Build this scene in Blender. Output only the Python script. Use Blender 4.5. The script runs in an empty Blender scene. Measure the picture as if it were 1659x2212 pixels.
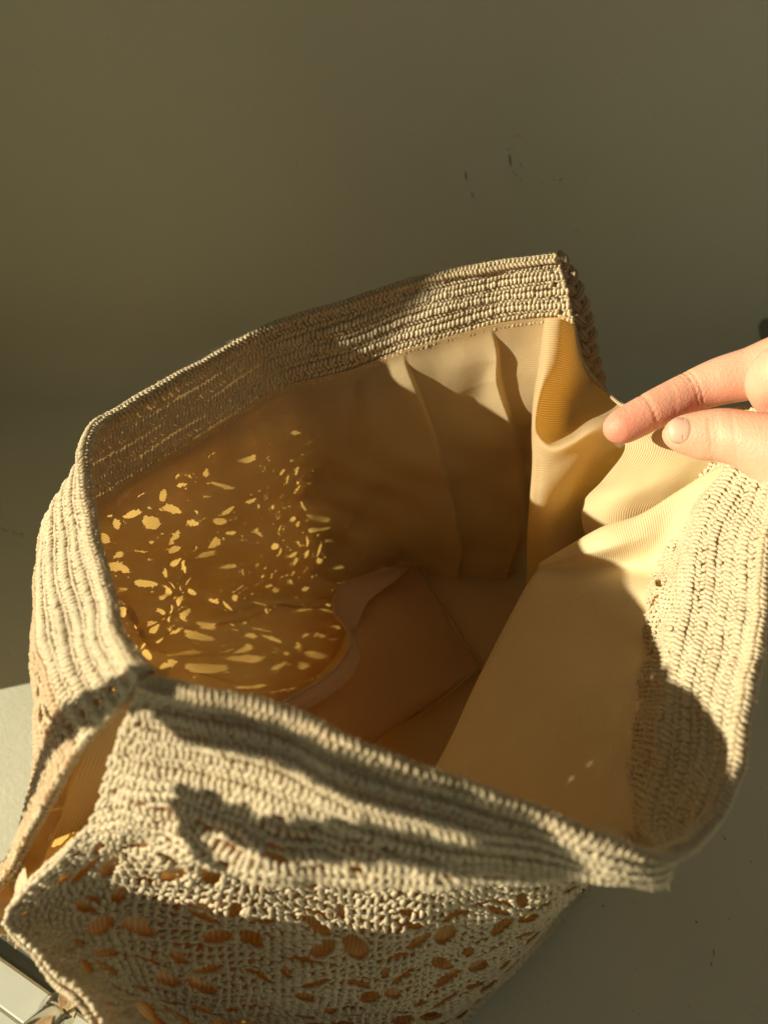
import bpy, math, random
import numpy as np
from mathutils import Vector
random.seed(4); rng = np.random.default_rng(4)
sc = bpy.context.scene

# ------------------------------------------------------------------ camera
PITCH = math.radians(50.0); CAMH = 0.40
cd = bpy.data.cameras.new('camera'); cam = bpy.data.objects.new('camera', cd)
sc.collection.objects.link(cam); sc.camera = cam
cam.location = (0, 0, CAMH); cam.rotation_euler = (math.pi/2 - PITCH, 0, 0)
cd.sensor_fit = 'VERTICAL'; cd.sensor_height = 34.6; cd.lens = 34.6*1736/2212
cd.clip_start = 0.01; cd.clip_end = 30
cd.dof.use_dof = True; cd.dof.focus_distance = 0.30; cd.dof.aperture_fstop = 9.5

# ------------------------------------------------------------------ light
_az, _el = math.radians(11.5), math.radians(19.8)
SUN = Vector((math.cos(_az)*math.cos(_el), math.sin(_az)*math.cos(_el), -math.sin(_el)))          # direction the light travels
w = bpy.data.worlds.new('World'); sc.world = w; w.use_nodes = True
bg = w.node_tree.nodes['Background']
bg.inputs['Color'].default_value = (0.79, 0.745, 0.555, 1); bg.inputs['Strength'].default_value = 0.076
sl = bpy.data.lights.new('sun', 'SUN'); sl.energy = 5.0; sl.angle = math.radians(0.85); sl.color = (1.0, 0.88, 0.62)
so = bpy.data.objects.new('sun', sl); sc.collection.objects.link(so)
so.rotation_euler = SUN.to_track_quat('-Z', 'Y').to_euler()
sc.view_settings.view_transform = 'Standard'; sc.view_settings.look = 'None'
sc.view_settings.exposure = 0.66; sc.view_settings.gamma = 1.0
sc.cycles.max_bounces = 10; sc.cycles.diffuse_bounces = 6; sc.cycles.transmission_bounces = 6
sc.cycles.sample_clamp_indirect = 6.0
sc.cycles.use_denoising = True

# ------------------------------------------------------------------ helpers
CP, SP = math.cos(PITCH), math.sin(PITCH)
FX = 1736.0
def W(u, v, d):
    """a point measured on the photograph (1659 x 2212 grid) at distance d, as a place in the room"""
    x = (u-829.5)/FX; y = (1106-v)/FX
    return (x*d, d*(CP + y*SP), CAMH + d*(y*CP - SP))
def WZ(u, v, z):
    y = (1106-v)/FX
    return W(u, v, (CAMH-z)/(SP - y*CP))
def grid(rows):
    return np.array([[W(*p) for p in r] for r in rows], float)

def cr_basis(P, q):
    """Catmull-Rom along axis 0 at fractional indices q"""
    n = P.shape[0]
    q = np.clip(q, 0, n-1-1e-9); i = np.floor(q).astype(int); f = (q-i)
    Pe = np.concatenate([2*P[:1]-P[1:2], P, 2*P[-1:]-P[-2:-1]], 0)
    a, b, c, e = Pe[i], Pe[i+1], Pe[i+2], Pe[i+3]
    f = f.reshape((-1,)+(1,)*(P.ndim-1))
    return 0.5*((2*b) + (c-a)*f + (2*a-5*b+4*c-e)*f**2 + (3*b-a-3*c+e)*f**3)

def mesh_obj(name, V, F, mat, parent=None, uv=None, smooth=True, kind=None):
    V = np.asarray(V, np.float32); F = np.asarray(F, np.int32)
    me = bpy.data.meshes.new(name)
    me.vertices.add(len(V)); me.vertices.foreach_set('co', V.ravel())
    k = F.shape[1]
    me.loops.add(F.size); me.loops.foreach_set('vertex_index', F.ravel())
    me.polygons.add(len(F)); me.polygons.foreach_set('loop_start', np.arange(0, F.size, k, dtype=np.int32))
    try: me.polygons.foreach_set('loop_total', np.full(len(F), k, np.int32))
    except Exception: pass
    me.polygons.foreach_set('use_smooth', np.full(len(F), bool(smooth)))
    me.update(calc_edges=True)
    if uv is not None:
        l = me.uv_layers.new(name='UVMap')
        l.data.foreach_set('uv', np.asarray(uv, np.float32)[F.ravel()].ravel())
    me.materials.append(mat)
    o = bpy.data.objects.new(name, me); sc.collection.objects.link(o)
    if parent is not None: o.parent = parent
    if kind: o['kind'] = kind
    return o
def empty(name, label, cat):
    o = bpy.data.objects.new(name, None); sc.collection.objects.link(o)
    o['label'] = label; o['category'] = cat; o.empty_display_size = 0.01
    return o
def quads(nr, nc):
    i = np.arange(nr*nc).reshape(nr, nc)
    return np.stack([i[:-1, :-1], i[:-1, 1:], i[1:, 1:], i[1:, :-1]], -1).reshape(-1, 4)

def tube(path, rad, M=10, caps=True, lobes=0, twist=0.0, amp=0.0):
    """tube with a radius per point; lobes/twist give plied yarn"""
    P = np.asarray(path, float); n = len(P); rad = np.broadcast_to(rad, (n,))
    T = np.gradient(P, axis=0); T /= np.linalg.norm(T, axis=1)[:, None]+1e-12
    up = np.array([0, 0, 1.0]) if abs(T[0, 2]) < .9 else np.array([1.0, 0, 0])
    N = np.cross(T[0], up); N /= np.linalg.norm(N); Ns = [N]
    for i in range(1, n):
        N = Ns[-1]-T[i]*np.dot(Ns[-1], T[i]); N /= np.linalg.norm(N); Ns.append(N)
    Ns = np.array(Ns); B = np.cross(T, Ns)
    ph = np.linspace(0, 2*math.pi, M, endpoint=False)
    L = np.concatenate([[0], np.cumsum(np.linalg.norm(np.diff(P, axis=0), axis=1))])
    rr = rad[:, None]*(1+amp*np.cos(lobes*(ph[None]-twist*L[:, None])))
    V = P[:, None]+rr[..., None]*(np.cos(ph)[None, :, None]*Ns[:, None]+np.sin(ph)[None, :, None]*B[:, None])
    V = V.reshape(-1, 3)
    i = np.arange(n*M).reshape(n, M); j = np.roll(i, -1, 1)
    F = np.stack([i[:-1], j[:-1], j[1:], i[1:]], -1).reshape(-1, 4)
    if caps:
        V = np.vstack([V, P[:1], P[-1:]]); a, b = n*M, n*M+1
        F = np.vstack([F, np.stack([j[0], i[0], np.full(M, a), np.full(M, a)], -1), np.stack([i[-1], j[-1], np.full(M, b), np.full(M, b)], -1)])
    return V, F
def fixtri(name, V, F, mat, **k):
    """tube faces with caps: drop the doubled index by fanning through from_pydata"""
    me = bpy.data.meshes.new(name)
    me.from_pydata([tuple(v) for v in V], [], [tuple(dict.fromkeys(map(int, f))) for f in F])
    for p in me.polygons: p.use_smooth = True
    me.materials.append(mat); o = bpy.data.objects.new(name, me); sc.collection.objects.link(o)
    if k.get('parent') is not None: o.parent = k['parent']
    if k.get('kind'): o['kind'] = k['kind']
    return o
def merge(parts):
    Vs, Fs, n = [], [], 0
    for V, F in parts:
        Vs.append(V); Fs.append(F+n); n += len(V)
    return np.vstack(Vs), np.vstack(Fs)

# ------------------------------------------------------------------ materials
def mat(name):
    m = bpy.data.materials.new(name); m.use_nodes = True
    nt = m.node_tree; nt.nodes.clear()
    return m, nt, nt.nodes, nt.links
def node(nt, t, **k):
    n = nt.nodes.new(t)
    for a, b in k.items():
        if a in n.inputs: n.inputs[a].default_value = b
        else: setattr(n, a, b)
    return n
def noise(nt, co, scale, detail=4, rough=.5):
    n = node(nt, 'ShaderNodeTexNoise'); n.inputs['Scale'].default_value = scale
    n.inputs['Detail'].default_value = detail; n.inputs['Roughness'].default_value = rough
    nt.links.new(co, n.inputs['Vector']); return n.outputs['Fac']
def ramp(nt, fac, a, b, c0, c1):
    r = node(nt, 'ShaderNodeValToRGB'); e = r.color_ramp.elements
    e[0].position = a; e[1].position = b; e[0].color = (*c0, 1); e[1].color = (*c1, 1)
    nt.links.new(fac, r.inputs[0]); return r.outputs[0]
def math_(nt, op, a, b=None):
    n = node(nt, 'ShaderNodeMath', operation=op)
    for i, x in enumerate((a, b)):
        if x is None: continue
        if isinstance(x, (int, float)): n.inputs[i].default_value = x
        else: nt.links.new(x, n.inputs[i])
    return n.outputs[0]
def bumpn(nt, h, s, dist, prev=None):
    b = node(nt, 'ShaderNodeBump'); b.inputs['Strength'].default_value = s; b.inputs['Distance'].default_value = dist
    nt.links.new(h, b.inputs['Height'])
    if prev: nt.links.new(prev, b.inputs['Normal'])
    return b.outputs[0]

def yarn_mat(name, c0, c1, trans=0.22, rough=.42, spec=.5, tc=(.75, .5, .22)):
    m, nt, N, L = mat(name)
    out = node(nt, 'ShaderNodeOutputMaterial'); co = node(nt, 'ShaderNodeTexCoord').outputs['Object']
    col = ramp(nt, noise(nt, co, 900, 3), .3, .7, c0, c1)
    big = ramp(nt, noise(nt, co, 45, 3), .3, .75, (.86, .86, .86), (1, 1, 1))
    mx = node(nt, 'ShaderNodeMixRGB', blend_type='MULTIPLY'); mx.inputs[0].default_value = 1
    L.new(col, mx.inputs[1]); L.new(big, mx.inputs[2])
    p = node(nt, 'ShaderNodeBsdfPrincipled'); L.new(mx.outputs[0], p.inputs['Base Color'])
    p.inputs['Roughness'].default_value = rough; p.inputs['Specular IOR Level'].default_value = spec
    p.inputs['Sheen Weight'].default_value = .15; p.inputs['Sheen Roughness'].default_value = .4
    n = bumpn(nt, noise(nt, co, 2600, 3, .6), .7, .0004)
    L.new(n, p.inputs['Normal'])
    t = node(nt, 'ShaderNodeBsdfTranslucent'); t.inputs['Color'].default_value = (*tc, 1)
    ms = node(nt, 'ShaderNodeMixShader'); ms.inputs[0].default_value = trans
    L.new(p.outputs[0], ms.inputs[1]); L.new(t.outputs[0], ms.inputs[2]); L.new(ms.outputs[0], out.inputs['Surface'])
    return m
M_YARN = yarn_mat('ecru_cotton_yarn', (.74, .63, .42), (.88, .78, .57), .20, .34, .65)
M_EDGE = yarn_mat('ecru_edging_yarn', (.70, .58, .37), (.84, .72, .50), .2, .36, .6)
M_LACE = yarn_mat('ecru_lace_yarn', (.74, .63, .42), (.88, .78, .57), .42, .34, .65, (.98, .68, .30))
M_BASE = yarn_mat('ecru_ground_yarn', (.62, .48, .28), (.74, .60, .38), .88, .6, .3, (.98, .66, .27))
M_CORD = yarn_mat('taupe_braid_cord', (.42, .32, .20), (.56, .44, .29), .05, .5)

def cloth_mat(name, base, trans_col, tf, axis, pitch=.00095, rough=.6, strength=.42):
    """ribbed lining cloth; the ribs run along the other UV axis"""
    m, nt, N, L = mat(name)
    out = node(nt, 'ShaderNodeOutputMaterial'); tc = node(nt, 'ShaderNodeTexCoord')
    sep = node(nt, 'ShaderNodeSeparateXYZ'); L.new(tc.outputs['UV'], sep.inputs[0])
    co = tc.outputs['Object']
    wob = math_(nt, 'MULTIPLY', noise(nt, co, 60, 2), .0016)
    a = math_(nt, 'ADD', sep.outputs[axis], wob)
    s = math_(nt, 'SINE', math_(nt, 'MULTIPLY', a, 2*math.pi/pitch))
    b = math_(nt, 'SINE', math_(nt, 'MULTIPLY', sep.outputs[1-axis], 2*math.pi/(pitch*.8)))
    h = math_(nt, 'ADD', math_(nt, 'MULTIPLY', s, .5), math_(nt, 'MULTIPLY', b, .16))
    fine = noise(nt, co, 1500, 2)
    shade = math_(nt, 'ADD', math_(nt, 'MULTIPLY', h, .09), .90)
    shade = math_(nt, 'ADD', shade, math_(nt, 'MULTIPLY', fine, .10))
    big = noise(nt, co, 16, 3)
    shade = math_(nt, 'MULTIPLY', shade, math_(nt, 'ADD', math_(nt, 'MULTIPLY', big, .22), .89))
    mx = node(nt, 'ShaderNodeMixRGB', blend_type='MULTIPLY'); mx.inputs[0].default_value = 1
    mx.inputs[1].default_value = (*base, 1); L.new(shade, mx.inputs[2])
    p = node(nt, 'ShaderNodeBsdfPrincipled'); L.new(mx.outputs[0], p.inputs['Base Color'])
    p.inputs['Roughness'].default_value = rough; p.inputs['Specular IOR Level'].default_value = .3
    p.inputs['Sheen Weight'].default_value = .1
    n = bumpn(nt, h, strength, .00028); n = bumpn(nt, noise(nt, co, 38, 3), .35, .0035, n)
    L.new(n, p.inputs['Normal'])
    t = node(nt, 'ShaderNodeBsdfTranslucent'); 
    mx2 = node(nt, 'ShaderNodeMixRGB', blend_type='MULTIPLY'); mx2.inputs[0].default_value = 1
    mx2.inputs[1].default_value = (*trans_col, 1)
    sh2 = math_(nt, 'ADD', math_(nt, 'MULTIPLY', s, .26), .76); L.new(sh2, mx2.inputs[2])
    L.new(mx2.outputs[0], t.inputs['Color'])
    ms = node(nt, 'ShaderNodeMixShader'); ms.inputs[0].default_value = tf
    L.new(p.outputs[0], ms.inputs[1]); L.new(t.outputs[0], ms.inputs[2]); L.new(ms.outputs[0], out.inputs['Surface'])
    return m
LB = (.86, .70, .43); LT = (.98, .67, .20)
M_LIN0 = cloth_mat('lining_cloth_across', LB, LT, .56, 1)
M_LIN1 = cloth_mat('lining_cloth_upright', LB, LT, .22, 0)
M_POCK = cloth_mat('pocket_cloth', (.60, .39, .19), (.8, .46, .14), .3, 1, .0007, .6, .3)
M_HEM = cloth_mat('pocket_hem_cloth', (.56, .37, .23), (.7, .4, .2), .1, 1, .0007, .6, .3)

def paint_mat(name, c0, c1, rough=.55):
    m, nt, N, L = mat(name)
    out = node(nt, 'ShaderNodeOutputMaterial'); co = node(nt, 'ShaderNodeTexCoord').outputs['Object']
    col = ramp(nt, noise(nt, co, 5, 5, .6), .25, .75, c0, c1)
    sp = ramp(nt, noise(nt, co, 420, 2, .5), .22, .27, (.55, .52, .45), (1, 1, 1))
    mx = node(nt, 'ShaderNodeMixRGB', blend_type='MULTIPLY'); mx.inputs[0].default_value = .5
    L.new(col, mx.inputs[1]); L.new(sp, mx.inputs[2])
    p = node(nt, 'ShaderNodeBsdfPrincipled'); L.new(mx.outputs[0], p.inputs['Base Color'])
    p.inputs['Roughness'].default_value = rough; p.inputs['Specular IOR Level'].default_value = .35
    n = bumpn(nt, noise(nt, co, 330, 5, .65), .45, .0006); n = bumpn(nt, noise(nt, co, 24, 4), .35, .002, n)
    L.new(n, p.inputs['Normal']); L.new(p.outputs[0], out.inputs['Surface'])
    return m
M_PAINT = paint_mat('old_white_paint', (.62, .63, .525), (.70, .71, .595))
def plain(name, col, rough=.5, metal=0, spec=.5):
    m, nt, N, L = mat(name); out = node(nt, 'ShaderNodeOutputMaterial')
    co = node(nt, 'ShaderNodeTexCoord').outputs['Object']
    p = node(nt, 'ShaderNodeBsdfPrincipled')
    c = ramp(nt, noise(nt, co, 120, 4), .3, .7, tuple(x*.9 for x in col), col); L.new(c, p.inputs['Base Color'])
    p.inputs['Roughness'].default_value = rough; p.inputs['Metallic'].default_value = metal
    p.inputs['Specular IOR Level'].default_value = spec
    L.new(bumpn(nt, noise(nt, co, 700, 3), .1, .0002), p.inputs['Normal'])
    L.new(p.outputs[0], out.inputs['Surface']); return m
M_SCUFF = plain('dark_scuff', (.11, .10, .07), .8)
M_SMUDGE = plain('grey_smudge', (.26, .25, .19), .7)
M_PLATE = plain('painted_metal', (.62, .66, .60), .38, .0)
M_GAP_SHADE = plain('dark_grey_gap_shade', (.10, .115, .105), .5)  # shade between ledge and bag, put into the colour
M_CHROME = plain('chrome', (.75, .72, .66), .12, 1.0)
M_THREAD = plain('sewing_thread', (.42, .28, .13), .6)

# ------------------------------------------------------------------ setting
def extrude_profile(name, prof, x0, x1, m, nx=2):
    xs = np.linspace(x0, x1, nx)
    V = np.array([[(x, y, z) for y, z in prof] for x in xs]).reshape(-1, 3)
    o = mesh_obj(name, V, quads(nx, len(prof)), m); o['kind'] = 'structure'; return o
WY = 0.475
extrude_profile('floor', [(-1.2, 0), (WY-.03, 0)], -1.2, 1.4, M_PAINT)
arc = [(WY-.03+.03*math.sin(a), .03-.03*math.cos(a)) for a in np.linspace(0, math.pi/2, 9)]
extrude_profile('wall', arc+[(WY, 1.0)], -1.2, 1.4, M_PAINT)
# window wall on the left, open below y = JY: the sun enters there
def box(x0, x1, y0, y1, z0, z1):
    V = np.array([(x, y, z) for x in (x0, x1) for y in (y0, y1) for z in (z0, z1)], float)
    F = np.array([(0, 1, 3, 2), (4, 6, 7, 5), (0, 4, 5, 1), (2, 3, 7, 6), (0, 2, 6, 4), (1, 5, 7, 3)])
    return V, F
JX = -.295; JY = .186
V, F = box(JX-.12, JX, JY, WY+.02, -.01, 1.0)
for v_ in V:
    if v_[1] < .3 and v_[2] > .5: v_[1] += .13        # edge sheared to let the sun reach the bag's back rim
o = mesh_obj('window_reveal', V, F, M_PAINT, smooth=False); o['kind'] = 'structure'

def floor_pt(u, v): return WZ(u, v, 0)
def wall_pt(u, v):
    y = (1106-v)/FX; d = WY/(CP+y*SP); return W(u, v, d)
# scuffs
def mark(pts, wd, onwall, parts):
    P = np.array([wall_pt(*p) if onwall else floor_pt(*p) for p in pts])
    n = np.array([0, -1, 0.]) if onwall else np.array([0, 0, 1.])
    T = np.gradient(P, axis=0); S = np.cross(T, n); S /= np.linalg.norm(S, axis=1)[:, None]+1e-9
    k = len(P); ww = wd*(.35+.65*np.sin(np.linspace(.25, math.pi-.25, k)))*(0.7+.6*rng.random(k))
    V = np.vstack([P+n*.0004+S*ww[:, None], P+n*.0004-S*ww[:, None]])
    i = np.arange(k-1); F = np.stack([i, i+1, i+1+k, i+k], -1); parts.append((V, F))
parts = []
for pts in [[(1005, 370), (1006, 380), (1007, 388)], [(1018, 415), (1021, 421), (1023, 427)], [(1094, 322), (1100, 323)],
            [(1103, 320), (1106, 318)], [(1114, 293), (1117, 294)], [(1121, 292), (1124, 294)], [(1124, 353), (1125, 360)],
            [(1113, 377), (1118, 379)], [(1123, 388), (1127, 391)], [(1169, 390), (1172, 392)], [(1192, 386), (1200, 388)],
            [(1208, 392), (1211, 387), (1214, 384)], [(1127, 452), (1129, 454)], [(1240, 496), (1246, 500)],
            [(1100, 332), (1101, 345), (1104, 358)], [(1108, 368), (1111, 374)]]:
    mark(pts, .00034, True, parts)
for pts in [[(4, 1142), (20, 1150)], [(28, 1148), (44, 1158)], [(46, 1152), (54, 1160)], [(18, 1412), (21, 1414)], [(6, 1310), (8, 1311)],
            [(1607, 1588), (1609, 1606), (1603, 1622)], [(1640, 1700), (1642, 1702)], [(1560, 1805), (1566, 1815)],
            [(1300, 1955), (1304, 1960)], [(1540, 2050), (1541, 2065)], [(1536, 2078), (1535, 2086)], [(1620, 1860), (1622, 1864)], [(1500, 1990), (1506, 1994)]]:
    mark(pts, .00036, False, parts)
V, F = merge(parts); mesh_obj('paint_chips', V, F, M_SCUFF, kind='stuff', smooth=False)
def pmark(r0, n, onwall, u0, u1, v0, v1):
    for _ in range(n):
        u = r0.uniform(u0, u1); v = r0.uniform(v0, v1); a_ = r0.uniform(0, 6.28); L_ = r0.uniform(1, 5)
        mark([(u, v), (u+L_*math.cos(a_), v+L_*math.sin(a_))], r0.uniform(.00010, .00028), onwall, parts2)
parts2 = []; r0 = random.Random(5)
pmark(r0, 26, True, 900, 1650, 150, 640); pmark(r0, 14, True, 60, 900, 30, 700)
pmark(r0, 34, False, 1250, 1655, 1560, 2200); pmark(r0, 16, False, 0, 180, 1000, 1900)
V, F = merge(parts2); mesh_obj('dust_specks', V, F, M_SMUDGE, kind='stuff', smooth=False)
# smudge at the right
c = [(1640, 725), (1637, 705), (1645, 690), (1668, 684), (1690, 700), (1688, 735), (1660, 742), (1645, 738)]
V = np.array([wall_pt(*p) for p in c])+np.array([0, -.0004, 0])
V = np.vstack([V, V.mean(0)]); n = len(c)
o = mesh_obj('wall_stain', V, np.array([(i, (i+1) % n, n) for i in range(n)]), M_SMUDGE, kind='structure', smooth=False)

# ------------------------------------------------------------------ bag sheets
TB = [0, .015, .030, .060, .10, .15, .205]
BACK = [
 [(1207,553,.330),(1228,625,.337),(1240,700,.345),(1235,800,.355),(1225,900,.375),(1200,1050,.405),(1110,1230,.475)],
 [(1060,572,.337),(1070,640,.344),(1080,712,.352),(1070,800,.365),(1060,950,.390),(1045,1100,.425),(1030,1240,.468)],
 [(900,602,.342),(895,685,.348),(890,768,.357),(895,870,.370),(900,1000,.395),(905,1130,.430),(915,1245,.468)],
 [(750,648,.342),(755,735,.350),(755,815,.358),(770,900,.370),(780,1030,.395),(800,1150,.430),(820,1258,.465)],
 [(600,692,.338),(605,775,.346),(610,852,.354),(640,950,.370),(665,1060,.395),(690,1170,.430),('z',770,1270,.016)],
 [(480,757,.328),(490,840,.336),(500,915,.344),(530,1000,.360),(570,1110,.385),(610,1230,.420),('z',735,1290,.016)],
 [(370,815,.313),(375,905,.321),(380,985,.330),(410,1070,.350),(470,1170,.375),(530,1280,.410),('z',715,1330,.016)],
 [(270,880,.296),(275,970,.304),(285,1045,.314),(320,1120,.335),(380,1220,.365),(460,1330,.400),('z',720,1380,.016)],
 [(200,930,.281),(192,1015,.287),(205,1095,.298),(220,1180,.322),(300,1280,.355),(400,1380,.390),('z',690,1440,.016)],
 [(183,1000,.266),(140,1050,.273),(108,1120,.284),(120,1200,.306),(220,1320,.345),(340,1430,.380),('z',640,1500,.016)],
 [(203,1110,.248),(145,1165,.256),(92,1230,.264),(98,1310,.285),(190,1400,.325),(300,1500,.360),('z',560,1560,.018)],
 [(228,1235,.225),(160,1280,.234),(88,1345,.242),(90,1430,.262),(160,1500,.300),(260,1580,.335),('z',470,1640,.02)],
 [(258,1350,.203),(190,1395,.211),(110,1440,.220),(85,1520,.238),(110,1610,.265),(200,1690,.300),(300,1740,.335)],
 [(290,1408,.192),(225,1470,.200),(150,1530,.209),(88,1630,.224),(80,1740,.245),(120,1830,.275),('w',-.085,.095,.05)],
 [(322,1450,.184),(262,1530,.191),(190,1605,.199),(105,1735,.210),(22,1880,.222),(-45,2000,.232),('w',-.085,.05,.10)],
]
TF = [0, .015, .030, .047, .062, .096, .135, .175, .215]
def sstep(x): x = np.clip(x, 0, 1); return x*x*(3-2*x)
def wd(x, y, z):        # a world point given among (u, v, d) triples
    return ('w', x, y, z)
FRONT = [
 [(318,1462,.184),(270,1570,.191),(235,1650,.198),(195,1770,.207),(130,1845,.210),(5,1985,.213),(98,2092,.210),(212,2208,.205),wd(-.05,-.01,.10)],
 [(450,1500,.179),(430,1590,.182),(400,1680,.188),(360,1785,.195),(290,1835,.210),(205,1965,.228),(245,2095,.232),(345,2215,.240),wd(-.02,.0,.04)],
 [(600,1540,.175),(585,1630,.176),(560,1730,.180),(520,1880,.187),(500,1850,.206),(465,1990,.238),(475,2130,.250),(500,2230,.270),wd(.0,.015,.02)],
 [(800,1625,.170),(790,1715,.171),(780,1800,.175),(770,1915,.184),(765,1850,.206),(755,2010,.245),(745,2150,.265),(740,2230,.300),wd(.015,.03,.01)],
 [(1000,1700,.168),(995,1780,.169),(990,1850,.174),(985,1902,.181),(980,1840,.202),(975,1990,.250),(950,2110,.285),(945,2190,.315),(1000,2212,.333)],
 [(1180,1765,.168),(1180,1820,.170),(1180,1860,.174),(1180,1886,.180),(1175,1830,.203),(1160,1960,.260),(1130,2030,.300),(1120,2070,.330),(1125,2080,.347)],
 [(1320,1815,.170),(1325,1860,.172),(1325,1890,.176),(1320,1895,.182),(1300,1830,.205),(1270,1890,.270),(1250,1900,.310),(1230,1930,.345),(1228,1955,.362)],
 [(1425,1848,.175),(1432,1885,.177),(1422,1905,.182),(1395,1885,.191),(1365,1840,.207),(1330,1840,.270),(1300,1850,.310),(1285,1875,.350),(1280,1898,.365)],
 [(1482,1832,.178),(1470,1860,.183),(1435,1850,.192),(1400,1825,.202),(1375,1810,.216),(1328,1800,.270),(1300,1815,.310),(1288,1840,.350),(1283,1862,.370)],
 [(1527,1790,.182),(1475,1800,.192),(1400,1768,.208),(1370,1745,.222),(1350,1740,.237),(1320,1750,.270),(1300,1770,.310),(1290,1800,.350),(1285,1815,.375)],
 [(1582,1675,.193),(1515,1650,.204),(1438,1610,.219),(1400,1600,.232),(1370,1600,.250),(1340,1620,.280),(1320,1640,.320),(1300,1660,.360),(1295,1670,.388)],
 [(1622,1510,.208),(1540,1485,.222),(1450,1450,.237),(1420,1450,.250),(1390,1450,.265),(1350,1460,.300),(1320,1470,.340),(1300,1490,.380),(1295,1500,.410)],
 [(1645,1350,.225),(1565,1320,.239),(1478,1290,.255),(1450,1290,.268),(1420,1290,.280),(1370,1300,.320),(1340,1320,.360),(1310,1340,.400),(1300,1350,.435)],
 [(1665,1180,.243),(1590,1160,.258),(1508,1140,.274),(1480,1150,.287),(1450,1160,.300),(1400,1170,.335),(1370,1180,.380),(1340,1200,.420),(1320,1220,.465)],
 [(1690,1040,.258),(1645,1015,.268),(1585,1000,.282),(1560,1010,.295),(1520,1020,.310),(1470,1040,.345),(1420,1060,.390),(1370,1090,.440),(1340,1110,.490)],
 [(1705,930,.268),(1680,905,.275),(1640,885,.285),(1610,890,.297),(1580,900,.312),(1520,930,.350),(1450,970,.400),(1400,1000,.450),(1350,1040,.500)],
]
def ctrl(tab):
    return np.array([[(p[1:] if p[0] == 'w' else WZ(*p[1:]) if p[0] == 'z' else W(*p)) for p in col] for col in tab], float)

class Sheet:
    def __init__(s, tab, T, sgn):
        C = ctrl(tab); s.T = np.array(T); n = len(C)
        qs = np.linspace(0, n-1, 700)
        fine = cr_basis(C, qs)                      # (700, rows, 3)
        seg = np.linalg.norm(np.diff(fine, axis=0), axis=2)[:, :4].mean(1)
        L = np.concatenate([[0], np.cumsum(seg)]); s.S = L[-1]
        s.ns, s.nt = 500, 280
        su = np.linspace(0, s.S, s.ns); qi = np.interp(su, L, qs)
        G = cr_basis(C, qi)
        tt = np.linspace(0, T[-1], s.nt); ti = np.interp(tt, T, np.arange(len(T)))
        G = cr_basis(G.transpose(1, 0, 2), ti).transpose(1, 0, 2)
        k = np.ones(9)/9                             # smooth along t against kinks
        Gp = np.concatenate([2*G[:, :1]-G[:, 4:0:-1], G, 2*G[:, -1:]-G[:, -2:-6:-1]], 1)
        G = sum(Gp[:, i:i+s.nt]*k[i] for i in range(9))
        s.G = G; s.Tm = T[-1]
        s.normals(sgn); s.sgn = sgn; s.L = L; s.qs = qs
    def normals(s, sgn):
        ds = np.gradient(s.G, axis=0); dt = np.gradient(s.G, axis=1)
        N = np.cross(ds, dt); N /= np.linalg.norm(N, axis=2)[..., None]+1e-12
        s.N = N*sgn
    def warp(s, amp, sc_):
        S, T = np.meshgrid(np.linspace(0, s.S, s.ns), np.linspace(0, s.Tm, s.nt), indexing='ij')
        d = sum(a*np.sin(S*f1+p)*np.sin(T*f2+q) for a, f1, f2, p, q in
                [(amp, 95*sc_, 60, .3, 1.), (amp*.6, 170*sc_, 120, 1.7, .2), (amp*.4, 290*sc_, 50, .5, 2.2)])
        s.G = s.G+s.N*d[..., None]; s.normals(s.sgn)
    def _s(s, A, a, b):
        i = np.clip(a/s.S*(s.ns-1), 0, s.ns-1.001); j = np.clip(b/s.Tm*(s.nt-1), 0, s.nt-1.001)
        i0 = i.astype(int); j0 = j.astype(int); f = (i-i0)[..., None]; g = (j-j0)[..., None]
        return (A[i0, j0]*(1-f)*(1-g)+A[i0+1, j0]*f*(1-g)+A[i0, j0+1]*(1-f)*g+A[i0+1, j0+1]*f*g)
    def pos(s, a, b): return s._s(s.G, a, b)
    def nor(s, a, b): return s._s(s.N, a, b)
    def idx(s, q): return np.interp(q, s.qs, s.L)     # column index -> metres

back = Sheet(BACK, TB, 1.0); front = Sheet(FRONT, TF, 1.0)
# make normals point outward
for sh, (a, b), cen in ((back, (.1, .06), (0, .18, .12)), (front, (.1, .12), (0, .18, .12))):
    p = sh.pos(np.array([a]), np.array([b]))[0]; n = sh.nor(np.array([a]), np.array([b]))[0]
    if np.dot(n, p-np.array(cen)) < 0: sh.sgn = -1; sh.N = -sh.N
back.warp(.0007, 1.0); front.warp(.0009, 1.2)
print('sheet widths', back.S, front.S)

# ---- holes, each an ellipse (s, t, a, b, angle) in metres
def lace_holes(S, T0, T1, cell, seed, scale=1.0, s0=.012, s1=None, tall=1.0):
    r = np.random.default_rng(seed); H = []
    s1 = S-.012 if s1 is None else s1
    petals = [(0, -4.0, 1.5, .9, 85), (-3.9, -1.9, 2.5, 1.15, 35), (3.9, -2.2, 2.6, 1.2, -30),
              (-2.3, 2.3, 2.4, 1.5, 105), (2.5, 2.1, 2.4, 1.55, 72), (0.1, -.9, .7, .6, 0)]
    row = 0; t = T0
    while t < T1:
        s = s0+(cell*.5 if row % 2 else 0)+.004
        while s < s1:
            k = scale*(.9+.25*r.random())
            for x, y, a, b, an in petals:
                if r.random() < .08: continue
                hx, hy = s+x*k*.001+r.normal()*.0003, t+y*k*tall*.001+r.normal()*.0003
                if not (T0-.006 < hy < T1+.004 and s0-.004 < hx < s1+.003): continue
                aa = math.radians(an+r.normal()*8); vx, vy = math.cos(aa)*a, math.sin(aa)*a*tall; A2 = math.hypot(vx, vy)
                H.append((hx, hy, A2*k*.001*(.85+.3*r.random()), b*(1.1 if tall > 1 else 1)*k*.001*(.85+.3*r.random()), math.atan2(vy, vx)))
            s += cell
        t += cell*.80*tall; row += 1
    return H
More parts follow.
